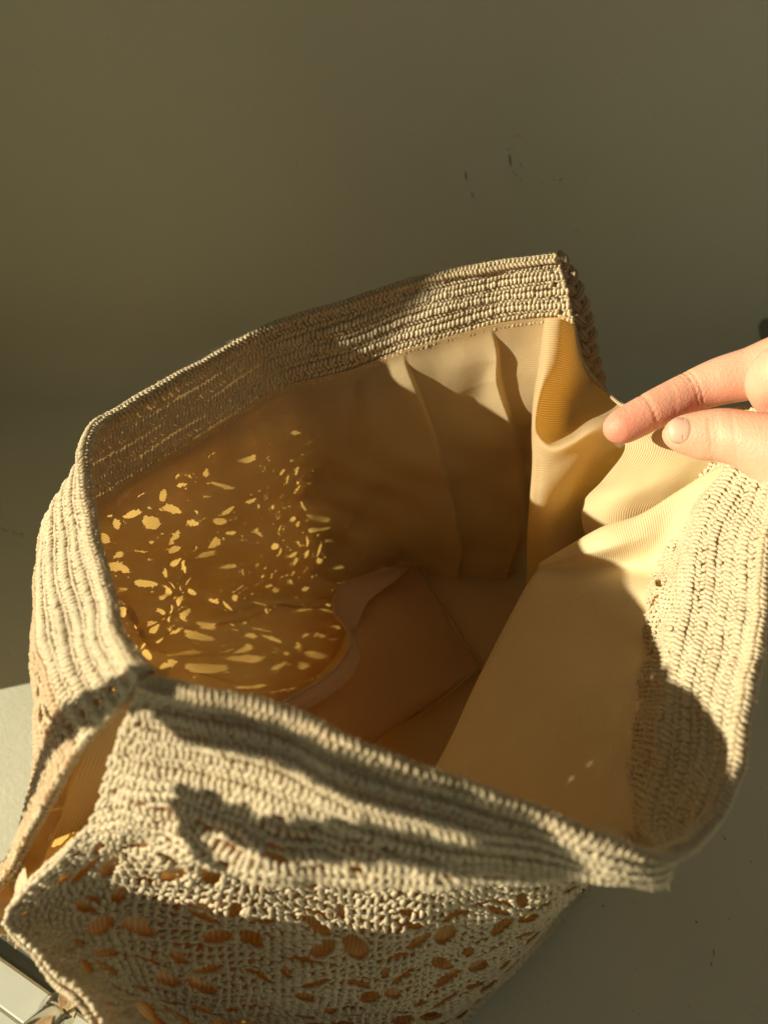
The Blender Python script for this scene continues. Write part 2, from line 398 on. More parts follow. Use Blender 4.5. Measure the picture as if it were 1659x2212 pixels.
HB = lace_holes(back.S, .046, .185, .0245, 5, 1.7)
for end in (.005,):                                       # ladder holes along both ends
    for t in np.arange(.006, .19, .0062):
        HB.append((end, t, .0011, .0014, 0)); HB.append((back.S-end-.0022, t+.001, .0018, .0016, 0))
HF = lace_holes(front.S, .066, .212, .0190, 8, 1.30, tall=2.1)
for t in np.arange(.006, .22, .0062):
    HF.append((.005, t, .0011, .0013, 0)); HF.append((front.S-.005, t, .0011, .0013, 0))
for s in np.arange(.014, front.S-.03, .0082):             # slots under the band
    HF.append((s+rng.normal()*.0004, .0315, .0017, .0007, 0.05))
for s in np.arange(.012, front.S-.03, .0180):
    HF.append((s, .0395, .0031, .0013, 0.1))
    HF.append((s+.008, .0455, .0022, .0011, -.1)); HF.append((s+.0125, .0505, .0026, .0012, .3))
for s in np.arange(.012, back.S-.03, .0180):
    HB.append((s, .0365, .0026, .0012, 0.1))
HB = np.array(HB); HF = np.array(HF)
class HoleField:
    def __init__(s, H, S, T):
        s.H = H; s.res = .00025; s.n = int(S/s.res)+2; s.m = int(T/s.res)+2
        s.D = np.full((s.n, s.m), 9.0, np.float32); s.I = np.zeros((s.n, s.m), np.int32)
        for k, (a, b, ra, rb, an) in enumerate(H):
            R = max(ra, rb)*2.2
            i0, i1 = max(0, int((a-R)/s.res)), min(s.n, int((a+R)/s.res)+1); j0, j1 = max(0, int((b-R)/s.res)), min(s.m, int((b+R)/s.res)+1)
            if i1 <= i0 or j1 <= j0: continue
            X = (np.arange(i0, i1)*s.res-a)[:, None]; Y = (np.arange(j0, j1)*s.res-b)[None]
            c, q = math.cos(an), math.sin(an); x = (X*c+Y*q)/ra; y = (-X*q+Y*c)/rb
            d = np.sqrt(x*x+y*y); sub = s.D[i0:i1, j0:j1]; m = d < sub
            sub[m] = d[m]; s.I[i0:i1, j0:j1][m] = k
    def at(s, a, b):
        i = np.clip((a/s.res+.5).astype(int), 0, s.n-1); j = np.clip((b/s.res+.5).astype(int), 0, s.m-1)
        return s.D[i, j], s.I[i, j]
fB = HoleField(HB, back.S, back.Tm); fF = HoleField(HF, front.S, front.Tm)

def base_sheet(name, sh, hf, step, parent, side, porous=False):
    ns, nt = int(sh.S/step), int(sh.Tm/step)
    a, b = np.meshgrid(np.linspace(.0022, sh.S-.0022, ns), np.linspace(0, sh.Tm, nt), indexing='ij')
    d, k = hf.at(a, b)
    inside = d < 1
    H = hf.H[k]                                            # pull inner vertices on to the hole's edge
    c, q = np.cos(H[..., 4]), np.sin(H[..., 4]); X, Y = a-H[..., 0], b-H[..., 1]
    x = (X*c+Y*q)/H[..., 2]; y = (-X*q+Y*c)/H[..., 3]; r = np.sqrt(x*x+y*y)+1e-6
    sc1 = np.where(inside, 1/r, 1); x, y = x*sc1*H[..., 2], y*sc1*H[..., 3]
    a2 = np.where(inside, H[..., 0]+x*c-y*q, a); b2 = np.where(inside, H[..., 1]+x*q+y*c, b)
    F = quads(ns, nt); ins = inside.ravel()[F].sum(1)
    F = F[ins < 3]
    if porous:                                              # the small gaps left between stitches
        f0 = F[:, 0]; g = (b.ravel()[f0] > .036) & (a.ravel()[f0] > back.idx(3.5)) & (rng.random(len(F)) < .12); F = F[~g]
    V = sh.pos(a2, b2).reshape(-1, 3); used = np.unique(F); mp = np.full(len(V), -1); mp[used] = np.arange(len(used))
    Tq = b.ravel()[F[:, 0]]
    ob = mesh_obj(name, (V-(sh.nor(a2, b2)*side(a2, b2)[..., None]*.0007).reshape(-1, 3))[used], mp[F], M_BASE, parent)
    ob.data.materials.append(M_EDGE); ob.data.polygons.foreach_set('material_index', (Tq < .0335).astype(np.int32))
    return ob

def strands(sh, c, t, ang, hl, rad, off, bend, K=6, M=6):
    """many short lengths of plied yarn lying in the sheet"""
    n = len(c); q = np.linspace(-1, 1, K)
    ca, sa = np.cos(ang)[:, None], np.sin(ang)[:, None]
    bx = bend[:, None]*(1-q[None]**2)
    a = c[:, None]+hl[:, None]*q*ca-bx*sa; b = t[:, None]+hl[:, None]*q*sa+bx*ca
    P = sh.pos(a, b); Nn = sh.nor(a, b); Nn /= np.linalg.norm(Nn, axis=2)[..., None]+1e-12
    P = P+Nn*(off[:, None]*(1-.55*q[None]**2))[..., None]
    T = np.gradient(P, axis=1); T /= np.linalg.norm(T, axis=2)[..., None]+1e-12
    S_ = np.cross(Nn, T); S_ /= np.linalg.norm(S_, axis=2)[..., None]+1e-12; Nn = np.cross(T, S_)
    prof = np.sqrt(np.clip(1-(np.abs(q)*.93)**3, 0, 1))
    ph = np.linspace(0, 2*math.pi, M, endpoint=False)
    tw = (q*2.0)[None, :, None]+ang[:, None, None]*3
    rr = rad[:, None, None]*prof[None, :, None]*(1+.22*np.cos(2*(ph[None, None]-tw)))
    V = P[:, :, None]+rr[..., None]*(np.cos(ph)[None, None, :, None]*S_[:, :, None]+np.sin(ph)[None, None, :, None]*Nn[:, :, None])
    i = np.arange(n*K*M).reshape(n, K, M); j = np.roll(i, -1, 2)
    F = np.stack([i[:, :-1], j[:, :-1], j[:, 1:], i[:, 1:]], -1).reshape(-1, 4)
    return V.reshape(-1, 3), F

def crochet(sh, hf, parent, band_T, lod, side):
    """lod(s, t) -> 0 hidden, 1 low, 2 high"""
    bandP, laceP, edgeP = [], [], []
    def put(c, t, ang, hl, rad, off, bend, dst, skip=True):
        _o = off
        c = np.asarray(c, float); n = len(c)
        bc = lambda x: np.broadcast_to(np.asarray(x, float), (n,)).copy()
        t, ang, hl, rad, off, bend = map(bc, (t, ang, hl, rad, off, bend))
        c = c+rng.normal(size=n)*.00014; t = t+rng.normal(size=n)*.00014+.0004*np.sin(c*90+t*400)+.0003*np.sin(c*41+1); ang += rng.normal(size=n)*.12; rad *= 1+rng.normal(size=n)*.09
        ok = (c > .0004) & (c < sh.S-.0004) & (t > -.0006) & (t < sh.Tm-.0002)
        off = side(c, t)*(.00042+off)
        if skip:
            d, _ = hf.at(c, t); ok &= d > 1.12
        l = lod(c, t)
        for lev, (K, M) in ((1, (3, 4)), (2, (6, 6))):
            m = ok & (l == lev)
            if m.any(): dst.append(strands(sh, c[m], t[m], ang[m], hl[m], rad[m], off[m], bend[m], K, M))
    px = .00180
    # --- band: pairs of post rows and herringbone rows
    t = .0022; r = 0
    while t < band_T:
        c = np.arange(.001, sh.S, px)+(r % 2)*px*.5
        ty = r % 3
        if ty == 0: put(c, t+.0006, math.pi/2-.28, .00150, .00084, .00055, .00025, bandP); t += .0026
        elif ty == 1: put(c, t, math.pi/2+.62, .00115, .00072, .0002, .0, bandP); t += .0017
        else: put(c, t, math.pi/2-.62, .00115, .00072, .0002, .0, bandP); t += .0020
        r += 1
    # --- lace body: rows that dip in scallops
    t = band_T+.0012; r = 0
    while t < sh.Tm:
        c = np.arange(.001, sh.S, px*1.02)+(r % 2)*px*.5
        amp = .0040*min(1, (t-band_T)/.03)
        tt = t+amp*np.abs(np.sin(c*math.pi/.019+(.5*math.pi if (r//6) % 2 else 0)))
        sl = .30*np.cos(c*math.pi/.019)
        if r % 2 == 0:
            put(c, tt, math.pi/2-.2+sl, .00150, .00090, .0005, .0002, laceP); t += .0021
        else:
            put(c, tt, math.pi/2+.65, .00115, .00076, .0002, .0, laceP); put(c+px*.45, tt, math.pi/2-.65, .00115, .00076, .0003, .0, laceP); t += .0017
        r += 1
    # --- a ring of stitches round every hole
    for (a, b, ra, rb, an) in hf.H:
        per = 2*math.pi*math.sqrt((ra*ra+rb*rb)/2)*1.25; k = max(5, int(per/.0019))
        ph = np.arange(k)*2*math.pi/k
        x, y = (ra+.0004)*np.cos(ph), (rb+.0004)*np.sin(ph); c, q = math.cos(an), math.sin(an)
        dx, dy = -(ra)*np.sin(ph), rb*np.cos(ph)
        put(a+x*c-y*q, b+x*q+y*c, np.arctan2(dx*q+dy*c, dx*c-dy*q)+.25, .00115, .00062, .0003, -.0001, edgeP, False)
    # --- rim: a chain laid along the top edge, and chains down both ends
    c = np.arange(.0005, sh.S, .0019); sd = side(c, c)
    cc = np.linspace(.001, sh.S-.001, 500); R = .0016+.0004*np.sin(cc*35)
    C_ = sh.pos(cc, np.full(500, .0015)); N_ = sh.nor(cc, np.full(500, .0015)); U_ = sh.pos(cc, cc*0)-sh.pos(cc, cc*0+.004); U_ /= np.linalg.norm(U_, axis=1)[:, None]
    th_ = np.linspace(-.7, math.pi+.7, 24)
    rs = Sheet.__new__(Sheet); rs.ns, rs.nt, rs.S, rs.Tm = 500, 24, sh.S, .0018*(math.pi+1.4)
    dirs = N_[:, None]*np.cos(th_)[None, :, None]+U_[:, None]*np.sin(th_)[None, :, None]
    rs.N = dirs; rs.G = C_[:, None]+dirs*R[:, None, None]
    edgeP.append((rs.G.reshape(-1, 3), quads(500, 24)))
    w_ = .0009; k_ = 0
    while w_ < rs.Tm:
        n_ = len(c); e_ = lambda x, j=.0: np.full(n_, x)+rng.normal(size=n_)*j
        edgeP.append(strands(rs, c+(k_ % 2)*.0009+rng.normal(size=n_)*.00012, e_(w_, .0001), e_(math.pi/2+(.45 if k_ % 2 else -.45), .12), e_(.00125), e_(.00075, .00005), e_(.0003), e_(0)))
        w_ += .0020; k_ += 1
    tt = np.arange(.0005, sh.Tm, .0017)
    for e in (.0013, sh.S-.0013):
        put(np.full(len(tt), e), tt, math.pi/2+.5, .0013, .00085, .0002, 0, edgeP, False)
        put(np.full(len(tt), e)-.0006*np.sign(e-.01), tt+.0004, math.pi/2+.4, .0013, .00085, -.0022, 0, edgeP, False)
        put(np.full(len(tt), e)+.0004, tt+.0008, math.pi/2-.5, .0013, .00080, -.0002, 0, edgeP, False)
    for nm, P in (('band_stitches', bandP), ('lace_stitches', laceP), ('edging_stitches', edgeP)):
        V, F = merge(P); mesh_obj(nm, V, F, M_EDGE if nm == 'edging_stitches' else M_LACE if nm == 'lace_stitches' and sh is back else M_YARN, parent, kind='stuff')
        print('TRIS', nm, 2*len(F))

bag = empty('crochet_bag', 'cream crochet bag standing open with its golden ribbed lining showing, held open by the hand', 'bag')
sideB = lambda c, t: np.clip((c-back.idx(8.2))/.01, -1, 1)
sideF = lambda c, t: np.clip((front.idx(7.6)-c)/.01, -1, 1)
pb = base_sheet('back_panel', back, fB, .0008, bag, sideB, True)
pf = base_sheet('front_panel', front, fF, .0009, bag, sideF)
BL = back.idx(7.0)
def lodB(c, t):
    l = np.full(c.shape, 1); l[(t < .036)] = 2; l[(c > BL)] = 2; l[(c > BL) & (t > .12)] = 1
    l[(c <= BL) & (t > .06)] = 1; return l
def lodF(c, t):
    l = np.full(c.shape, 2); k = front.idx(7.6); l[(c > k) & (t > .036)] = 1; return l
crochet(back, fB, pb, .0330, lodB, sideB)
crochet(front, fF, pf, .0280, lodF, sideF)

# ---- fine fuzz on the yarn
def fuzz(sh, n, tmax, parent, smin=0):
    c = smin+rng.random(n)*(sh.S-smin); t = np.where(rng.random(n) < .35, 0, rng.random(n)*tmax)
    P = sh.pos(c, t); N = sh.nor(c, t)*rng.choice([-1, 1], n)[:, None]
    D = N+rng.normal(size=(n, 3))*.8; D /= np.linalg.norm(D, axis=1)[:, None]
    L = (.0009+.0019*rng.random(n))[:, None]; side = np.cross(D, rng.normal(size=(n, 3))); side /= np.linalg.norm(side, axis=1)[:, None]
    w_ = .000035
    a = P+D*.0005; m = a+D*L*.6+side*L*.2; e = a+D*L+side*L*.5
    s2 = np.cross(D, side)*w_
    V = np.stack([a-s2, a+s2, m-s2, m+s2, e], 1).reshape(-1, 3); b = np.arange(n)*5
    F = np.concatenate([np.stack([b, b+1, b+3], 1), np.stack([b, b+3, b+2], 1), np.stack([b+2, b+3, b+4], 1)])
    mesh_obj('loose_fibres', V, F, M_EDGE, parent, kind='stuff')
fuzz(back, 4500, .035, pb); fuzz(front, 4500, .05, pf)

# ------------------------------------------------------------------ lining
def arcuv(G):
    du = np.linalg.norm(np.diff(G, axis=1), axis=2); u = np.concatenate([np.zeros((G.shape[0], 1)), np.cumsum(du, 1)], 1)
    dv = np.linalg.norm(np.diff(G, axis=0), axis=2).mean(1); v = np.concatenate([[0], np.cumsum(dv)])
    umean = u.mean(0)
    return np.stack([.5*u+.5*np.broadcast_to(umean, u.shape), np.broadcast_to(v[:, None], u.shape)], -1).reshape(-1, 2)
def patch(name, rows, mat_, parent, nr=90, nc=90, warp=None, label=None):
    C = grid(rows)
    G = cr_basis(C, np.linspace(0, len(C)-1, nr)); G = cr_basis(G.transpose(1, 0, 2), np.linspace(0, C.shape[1]-1, nc)).transpose(1, 0, 2)
    if warp is not None:
        ds = np.gradient(G, axis=1); dt = np.gradient(G, axis=0); N = np.cross(ds, dt); N /= np.linalg.norm(N, axis=2)[..., None]+1e-9
        G = G+N*warp(*np.meshgrid(np.linspace(0, len(C)-1, nr), np.linspace(0, C.shape[1]-1, nc), indexing='ij'))[..., None]
    o = mesh_obj(name, G.reshape(-1, 3), quads(nr, nc), mat_, parent, uv=arcuv(G))
    if label: o['label'] = label
    return o
# back and left lining: follows the back panel a few millimetres inside, with pleats
na, nb = 950, 220
a, b = np.meshgrid(np.linspace(.002, back.S-.001, na), np.linspace(.0265, back.Tm, nb), indexing='ij')
off = .0016+.0035*np.clip((b-.03)/.03, 0, 1)+.0055*np.clip((a-back.idx(4.2))/.05, 0, 1)*np.clip((back.S-.01-a)/.05, 0, 1)*np.clip((b-.03)/.04, 0, 1)
def plx(idx_top, idx_bot, b): return back.idx(idx_top+(idx_bot-idx_top)*np.clip((b-.03)/.12, 0, 1))
for it, ib, h, wl in ((1.07, .35, .0062, .020), (2.08, 1.35, .0045, .030)):
    x = a-plx(it, ib, b); g = sstep((b-.0265)/.02)
    off = off+h*g*sstep(x/.0016)*np.exp(-np.clip(x, 0, None)/wl)
for k, (q, amp, wl) in enumerate(((3.2, .0020, .006), (2.75, .0013, .004), (4.1, .0016, .008), (5.0, .0013, .006), (6.3, .0012, .006))):
    off = off+amp*np.exp(-((a-back.idx(q)-.1*(b-.03))/wl)**2)*sstep((b-.0265)/.012)*np.exp(-(b-.03)/.05)
off = off+.0022*np.sin(a*70+b*30)*sstep((b-.05)/.05)+.0018*np.sin(a*40-b*95+1+1.2*np.sin(a*60))*sstep((b-.05)/.05)+.0007*np.sin(a*210+b*150+2*np.sin(b*60))*sstep((b-.045)/.04)
# diagonal creases on the left wall
xl = (a-back.idx(7.5))
off = off+.0022*np.exp(-((xl+.55*(b-.10))/.0035)**2)*sstep((b-.06)/.02)+.0018*np.exp(-((xl-.03+.8*(b-.10))/.003)**2)*sstep((b-.07)/.02)
G = back.pos(a, b)-back.nor(a, b)*off[..., None]
mesh_obj('lining', G.reshape(-1, 3), quads(na, nb), M_LIN0, bag, uv=np.stack([a, b], -1).reshape(-1, 2))
# front lining hidden behind the front panel, and bag bottom
a, b = np.meshgrid(np.linspace(.010, front.idx(7.2), 160), np.linspace(.0265, front.Tm, 90), indexing='ij')
G = front.pos(a, b)-front.nor(a, b)*(.0014+.0065*sstep((a-front.idx(1.6))/.03)*sstep((b-.058)/.02))[..., None]
mesh_obj('front_lining', G.reshape(-1, 3), quads(160, 90), M_LIN1, bag, uv=np.stack([a, b], -1).reshape(-1, 2))
k = 60
bb = back.pos(np.linspace(0, back.idx(12.8), k), np.full(k, back.Tm-.001)); ff = front.pos(np.linspace(front.S, front.idx(1.0), k), np.full(k, front.Tm-.001))
q = np.linspace(0, 1, 40)[:, None, None]
G = bb[None]*(1-q)+ff[None]*q; G[..., 2] += .006+.004*np.sin(G[..., 0]*60)*np.sin(G[..., 1]*70+1)
mesh_obj('base_lining', G.reshape(-1, 3), quads(40, k), M_LIN0, bag, uv=arcuv(G))

# gusset lining closing the open left seam
tt = np.linspace(.003, .102, 60); tf_ = tt*.80; E0 = back.pos(np.full(60, back.S-.004), tt); E1 = front.pos(np.full(60, .004), tf_)
E0 = E0-back.nor(np.full(60, back.S-.004), tt)*.0018; E1 = E1-front.nor(np.full(60, .004), tf_)*.0018
q = np.linspace(0, 1, 40)[:, None, None]
G = E0[None]*(1-q)+E1[None]*q; dep = (.004+.012*np.clip(tt/.06, 0, 1))[None, :, None]
G = G+np.array([.75, .55, .05])*dep*np.sin(math.pi*q)+np.array([.5, .3, 0])*.0015*np.sin(q*15+tt[None, :, None]*90)*np.sin(math.pi*q)
mesh_obj('gusset_lining', G.reshape(-1, 3), quads(40, 60), M_LIN0, bag, uv=arcuv(G))
L2 = [
 [(1186,690,.352),(1176,688,.340),(1190,688,.334),(1215,690,.333),(1238,705,.342),(1245,740,.352),(1252,775,.354)],
 [(1176,780,.352),(1163,785,.334),(1178,788,.324),(1210,792,.326),(1236,800,.340),(1262,808,.350),(1282,822,.350)],
 [(1166,860,.352),(1151,865,.330),(1163,868,.321),(1192,870,.332),(1230,870,.350),(1285,862,.346),(1345,874,.334)],
 [(1160,925,.352),(1148,920,.326),(1158,922,.317),(1188,932,.330),(1228,925,.345),(1280,900,.336),(1352,890,.322)],
 [(1158,958,.354),(1148,950,.324),(1163,955,.314),(1195,966,.309),(1235,948,.305),(1278,918,.302),(1330,900,.302)],
 [(1158,1005,.36),(1149,1005,.328),(1168,1008,.320),(1200,1005,.316),(1245,985,.311),(1292,958,.307),(1350,948,.304)],
 [(1152,1100,.37),(1142,1100,.340),(1160,1095,.332),(1190,1085,.330),(1225,1078,.337),(1262,1062,.350),(1345,985,.318)],
 [(1148,1180,.40),(1138,1180,.368),(1158,1180,.360),(1190,1170,.360),(1222,1160,.380),(1262,1130,.400),(1292,1092,.372)],
 [(1146,1290,.44),(1138,1290,.42),(1160,1285,.41),(1200,1270,.40),(1240,1250,.40),(1290,1210,.40),(1330,1160,.395)],
]
patch('side_lining', L2, M_LIN0, bag, 150, 110)
L3 = [
 [(1335,925,.306),(1400,925,.304),(1470,905,.304),(1560,882,.302),(1640,876,.300)],
 [(1348,972,.307),(1410,970,.303),(1480,970,.301),(1560,960,.299),(1640,955,.296)],
 [(1300,1038,.319),(1380,1038,.311),(1450,1033,.306),(1530,1020,.304),(1610,1005,.301)],
 [(1260,1085,.335),(1330,1088,.322),(1400,1085,.318),(1480,1070,.315),(1560,1050,.311)],
 [(1262,1150,.348),(1320,1150,.337),(1390,1140,.332),(1470,1120,.332),(1560,1090,.330)],
 [(1310,1235,.365),(1350,1230,.355),(1410,1210,.352),(1480,1190,.350),(1560,1160,.350)],
]
patch('side_lining', L3, M_LIN1, bag, 90, 90)
L4 = [
 [(1190,1230,.350),(1240,1200,.345),(1310,1160,.335),(1390,1140,.325),(1470,1090,.315),(1550,1040,.304),(1625,1000,.295)],
 [(1168,1216,.338),(1225,1180,.327),(1300,1138,.314),(1380,1112,.306),(1460,1063,.301),(1540,1014,.293),(1612,980,.287)],
 [(1166,1222,.331),(1230,1202,.319),(1310,1182,.305),(1380,1162,.300),(1450,1132,.297),(1525,1085,.288),(1580,1030,.282)],
 [(1162,1232,.332),(1220,1222,.325),(1300,1222,.316),(1370,1225,.307),(1430,1228,.297),(1490,1231,.282),(1512,1233,.271)],
 [(1140,1265,.330),(1210,1268,.319),(1290,1272,.306),(1360,1278,.296),(1420,1285,.285),(1472,1290,.271),(1497,1295,.263)],
 [(1090,1360,.325),(1170,1370,.312),(1260,1380,.299),(1330,1390,.287),(1400,1400,.272),(1450,1410,.258),(1474,1415,.250)],
 [(1030,1480,.316),(1120,1490,.300),(1210,1500,.285),(1300,1510,.270),(1380,1515,.256),(1433,1520,.243),(1459,1525,.236)],
 [(985,1580,.305),(1080,1595,.289),(1180,1610,.273),(1270,1625,.258),(1350,1630,.243),(1412,1632,.229),(1442,1632,.223)],
 [(940,1672,.295),(1050,1690,.279),(1150,1710,.263),(1240,1725,.248),(1320,1735,.231),(1382,1745,.217),(1412,1755,.212)],
 [(890,1790,.285),(1010,1800,.269),(1120,1820,.253),(1210,1830,.238),(1290,1840,.223),(1350,1850,.213),(1380,1855,.207)],
]
L4 = [[(r[0][0]+45, r[0][1]+10, r[0][2]+.045), (r[0][0]+12, r[0][1]+2, r[0][2]+.012)]+r for r in L4]
patch('front_lining', L4, M_LIN1, bag, 170, 150)
# pocket
def zrow(r): return [(u, v, ((CAMH-z)/(SP-((1106-v)/FX)*CP))) for u, v, z in r]
PK = [zrow(r) for r in [
 [(720,1275,.055),(770,1250,.046),(850,1228,.040),(905,1222,.036)],
 [(724,1330,.062),(800,1320,.052),(880,1305,.042),(950,1308,.034)],
 [(756,1385,.066),(830,1390,.056),(920,1380,.044),(1000,1385,.034)],
 [(712,1455,.072),(800,1475,.058),(900,1470,.045),(1042,1438,.033)],
 [(600,1528,.078),(720,1565,.064),(830,1560,.048),(950,1512,.033)],
 [(500,1590,.080),(640,1640,.066),(740,1650,.050),(790,1602,.033)]]]
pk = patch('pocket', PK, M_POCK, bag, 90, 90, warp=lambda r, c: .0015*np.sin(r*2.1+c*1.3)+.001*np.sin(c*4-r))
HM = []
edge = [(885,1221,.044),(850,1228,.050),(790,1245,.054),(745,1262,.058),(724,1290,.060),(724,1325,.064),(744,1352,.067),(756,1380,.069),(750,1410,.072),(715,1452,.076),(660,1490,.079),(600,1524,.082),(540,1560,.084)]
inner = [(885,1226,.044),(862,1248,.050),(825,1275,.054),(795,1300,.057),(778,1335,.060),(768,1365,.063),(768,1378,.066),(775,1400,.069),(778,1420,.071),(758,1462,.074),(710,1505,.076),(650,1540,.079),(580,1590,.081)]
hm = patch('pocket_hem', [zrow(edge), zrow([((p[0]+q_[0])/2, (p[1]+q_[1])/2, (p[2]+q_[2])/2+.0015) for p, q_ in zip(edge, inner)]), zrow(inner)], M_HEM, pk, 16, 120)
P = np.array([W(*p) for p in zrow(edge)]); P = cr_basis(P, np.linspace(0, len(P)-1, 90)); V, F = tube(P, .0009, 8, False); mesh_obj('piping', V, F, M_HEM, pk)
def seam(pts, r=.00035, z=.0004, name='seam', par=None):
    P = np.array([W(*p) for p in pts]); P = cr_basis(P, np.linspace(0, len(P)-1, 60)); V, F = tube(P, r, 6, False)
    return mesh_obj(name, V, F, M_THREAD, par or bag)
seam(zrow([(905,1224,.040),(960,1310,.036),(1005,1385,.036),(1043,1436,.036)]), .0006, name='pocket_seam', par=pk)
seam(zrow([(1043,1438,.036),(950,1512,.036),(870,1560,.036),(790,1602,.036),(740,1640,.036)]), .0007, name='pocket_seam', par=pk)

# ------------------------------------------------------------------ braided strap
def braid(name, path, width, parent, lab=None):
    P = np.array(path); n = 260
    C = cr_basis(P, np.linspace(0, len(P)-1, n)); L = np.concatenate([[0], np.cumsum(np.linalg.norm(np.diff(C, axis=0), axis=1))])
    T = np.gradient(C, axis=0); T /= np.linalg.norm(T, axis=1)[:, None]
    ref = np.array([.0, -.45, .9]); A = np.cross(T, ref); A /= np.linalg.norm(A, axis=1)[:, None]; B = np.cross(T, A)
    root = bpy.data.objects.new(name, None); sc.collection.objects.link(root); root.parent = parent; root.empty_display_size = .01
    per = .021
    for k in range(3):
        ph = 2*math.pi*(L/per+k/3)
        x = width*np.sin(ph); y = width*.42*np.sin(2*ph)
        Q = C+A*x[:, None]+B*y[:, None]
        plies = []
        TQ = np.gradient(Q, axis=0); TQ /= np.linalg.norm(TQ, axis=1)[:, None]
        N1 = np.cross(TQ, ref); N1 /= np.linalg.norm(N1, axis=1)[:, None]; N2 = np.cross(TQ, N1)
        for j in range(7):
            an = 2*math.pi*j/7+L*260
            plies.append(tube(Q+(N1*np.cos(an)[:, None]+N2*np.sin(an)[:, None])*.00165, .00078, 7, False, 2, 900, .1))
        V, F = merge(plies+[tube(Q, .0015, 8, False)])
        mesh_obj('strand', V, F, M_CORD, root)
    return root
braid('strap', [W(1196,560,.350), W(1222,600,.354), W(1246,655,.357), W(1262,715,.362), W(1270,775,.368), W(1284,830,.372), W(1280,900,.38), W(1260,1000,.40)], .0034, bag)
# a second strap, added out of view to shade the front band: rises from the left seam, loops in front of the bag outside the picture and drops to the floor
sv = np.array(SUN)
pts = [back.pos(np.array([back.S-.006]), np.array([.135]))[0], np.array([-.19, .07, .23])]
pts += [front.pos(np.array([front.idx(q)]), np.array([t]))[0]-sv*k for q, t, k in ((-.0, .003, .085), (.8, .009, .085), (1.8, .010, .088), (2.8, .009, .095), (3.8, .008, .105), (4.6, .010, .112), (5.05, .024, .118), (4.5, .034, .113), (3.4, .029, .104), (2.4, .036, .098), (1.3, .041, .095))]
pts += [np.array([-.165, -.01, .225]), np.array([-.22, -.04, .16]), np.array([-.26, -.05, .02]), np.array([-.22, -.10, .006])]
braid('strap', pts, .0034, bag)
# crochet base under the bag
k = 60
bb = back.pos(np.linspace(0, back.idx(12.9), k), np.full(k, back.Tm)); ff = front.pos(np.linspace(front.S, front.idx(.9), k), np.full(k, front.Tm))
q = np.linspace(0, 1, 20)[:, None, None]; G = bb[None]*(1-q)+ff[None]*q; G[..., 2] = np.minimum(G[..., 2], .004+.8*G[..., 2])
mesh_obj('base_panel', G.reshape(-1, 3), quads(20, k), M_YARN, bag)
# crochet side closing the bag under the open seam
q1 = np.linspace(0, 1, 30); ea = back.pos(np.full(30, back.S-.006), .100+q1*(back.Tm-.102)); eb = front.pos(np.full(30, .0035), .085+q1*(front.Tm-.087))
eb = eb-front.nor(np.full(30, .0035), .085+q1*(front.Tm-.087))*.0025
qq = np.linspace(0, 1, 20)[:, None, None]; mesh_obj('side_panel', (ea[None]*(1-qq)+eb[None]*qq).reshape(-1, 3), quads(20, 30), M_EDGE, bag)
# right gusset edging
ge = [W(1236,690,.343), W(1246,742,.351), W(1256,780,.353), W(1284,822,.349), W(1320,858,.336), W(1352,880,.325), W(1420,900,.312)]
P = cr_basis(np.array(ge), np.linspace(0, len(ge)-1, 90)); parts = []
for k in range(0, 88, 2):
    for sgn in (1, -1):
        c = P[k]; t_ = P[k+1]-P[k]; t_ /= np.linalg.norm(t_); s_ = np.cross(t_, [.3, -.6, .7]); s_ /= np.linalg.norm(s_)
        a0 = c-t_*.0012-s_*.0005*sgn; a1 = c+t_*.0012+s_*.0007*sgn+np.array([0, 0, .0005])
        parts.append(tube(np.array([a0, (a0+a1)/2+s_*.0003, a1]), [.0004, .0008, .0005], 6, False))
V, F = merge(parts); mesh_obj('gusset_edging', V, F, M_EDGE, bag, kind='stuff')

# ------------------------------------------------------------------ metal ledge with knob, bottom left
lg = empty('metal_ledge', 'pale grey metal ledge with a sharp lit edge at the bottom left corner', 'ledge')
zt = .085
p0 = np.array(WZ(-40, 2038, zt)); p1 = np.array(WZ(260, 2252, zt)); t_ = (p1-p0)/np.linalg.norm(p1-p0); nrm = np.array([-t_[1], t_[0], 0])
if nrm[0] > 0: nrm = -nrm
p0 = p0-t_*.01; p1 = p1+t_*.08
# profile across the ledge: outer wall, bevel, top, groove, top
prof = [(.0, -.080), (.0, -.0008), (.0008, 0), (.0105, 0), (.0112, -.0006), (.0120, 0), (.045, .0), (.0455, -.001), (.0455, -.080)]
V = np.array([[p+nrm*x+np.array([0, 0, z]) for x, z in prof] for p in (p0, p1)]).reshape(-1, 3)
n = len(prof); F = quads(2, n)
F = np.vstack([F])
mesh_obj('ledge_body', V, F, M_PLATE, lg, smooth=False)
sp = [(.0, -.080), (.0, -.0035), (-.0012, -.0030), (-.0095, -.0030), (-.0105, -.0040), (-.0105, -.080)]  # dark strip standing in for the shaded gap beside the ledge
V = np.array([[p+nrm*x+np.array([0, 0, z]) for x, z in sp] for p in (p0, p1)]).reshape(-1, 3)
mesh_obj('gap_shade_strip', V, quads(2, len(sp)), M_GAP_SHADE, lg, smooth=False)
kc = np.array(W(125, 2187, .262)); ax = (np.array(W(72, 2238, .243))-kc); ax /= np.linalg.norm(ax)
kb = empty('chrome_knob', 'small flared chrome knob in the bottom left corner', 'knob')
def lathe(c, ax, prof, M=48):
    u_ = np.cross(ax, [0, 0, 1.]); u_ /= np.linalg.norm(u_); v_ = np.cross(ax, u_); ph = np.linspace(0, 2*math.pi, M, endpoint=False)
    V = np.array([c+ax*x+r*(np.cos(p)*u_+np.sin(p)*v_) for x, r in prof for p in ph]); k = len(prof)
    i = np.arange(k*M).reshape(k, M); j = np.roll(i, -1, 1)
    return V, np.stack([i[:-1], j[:-1], j[1:], i[1:]], -1).reshape(-1, 4)
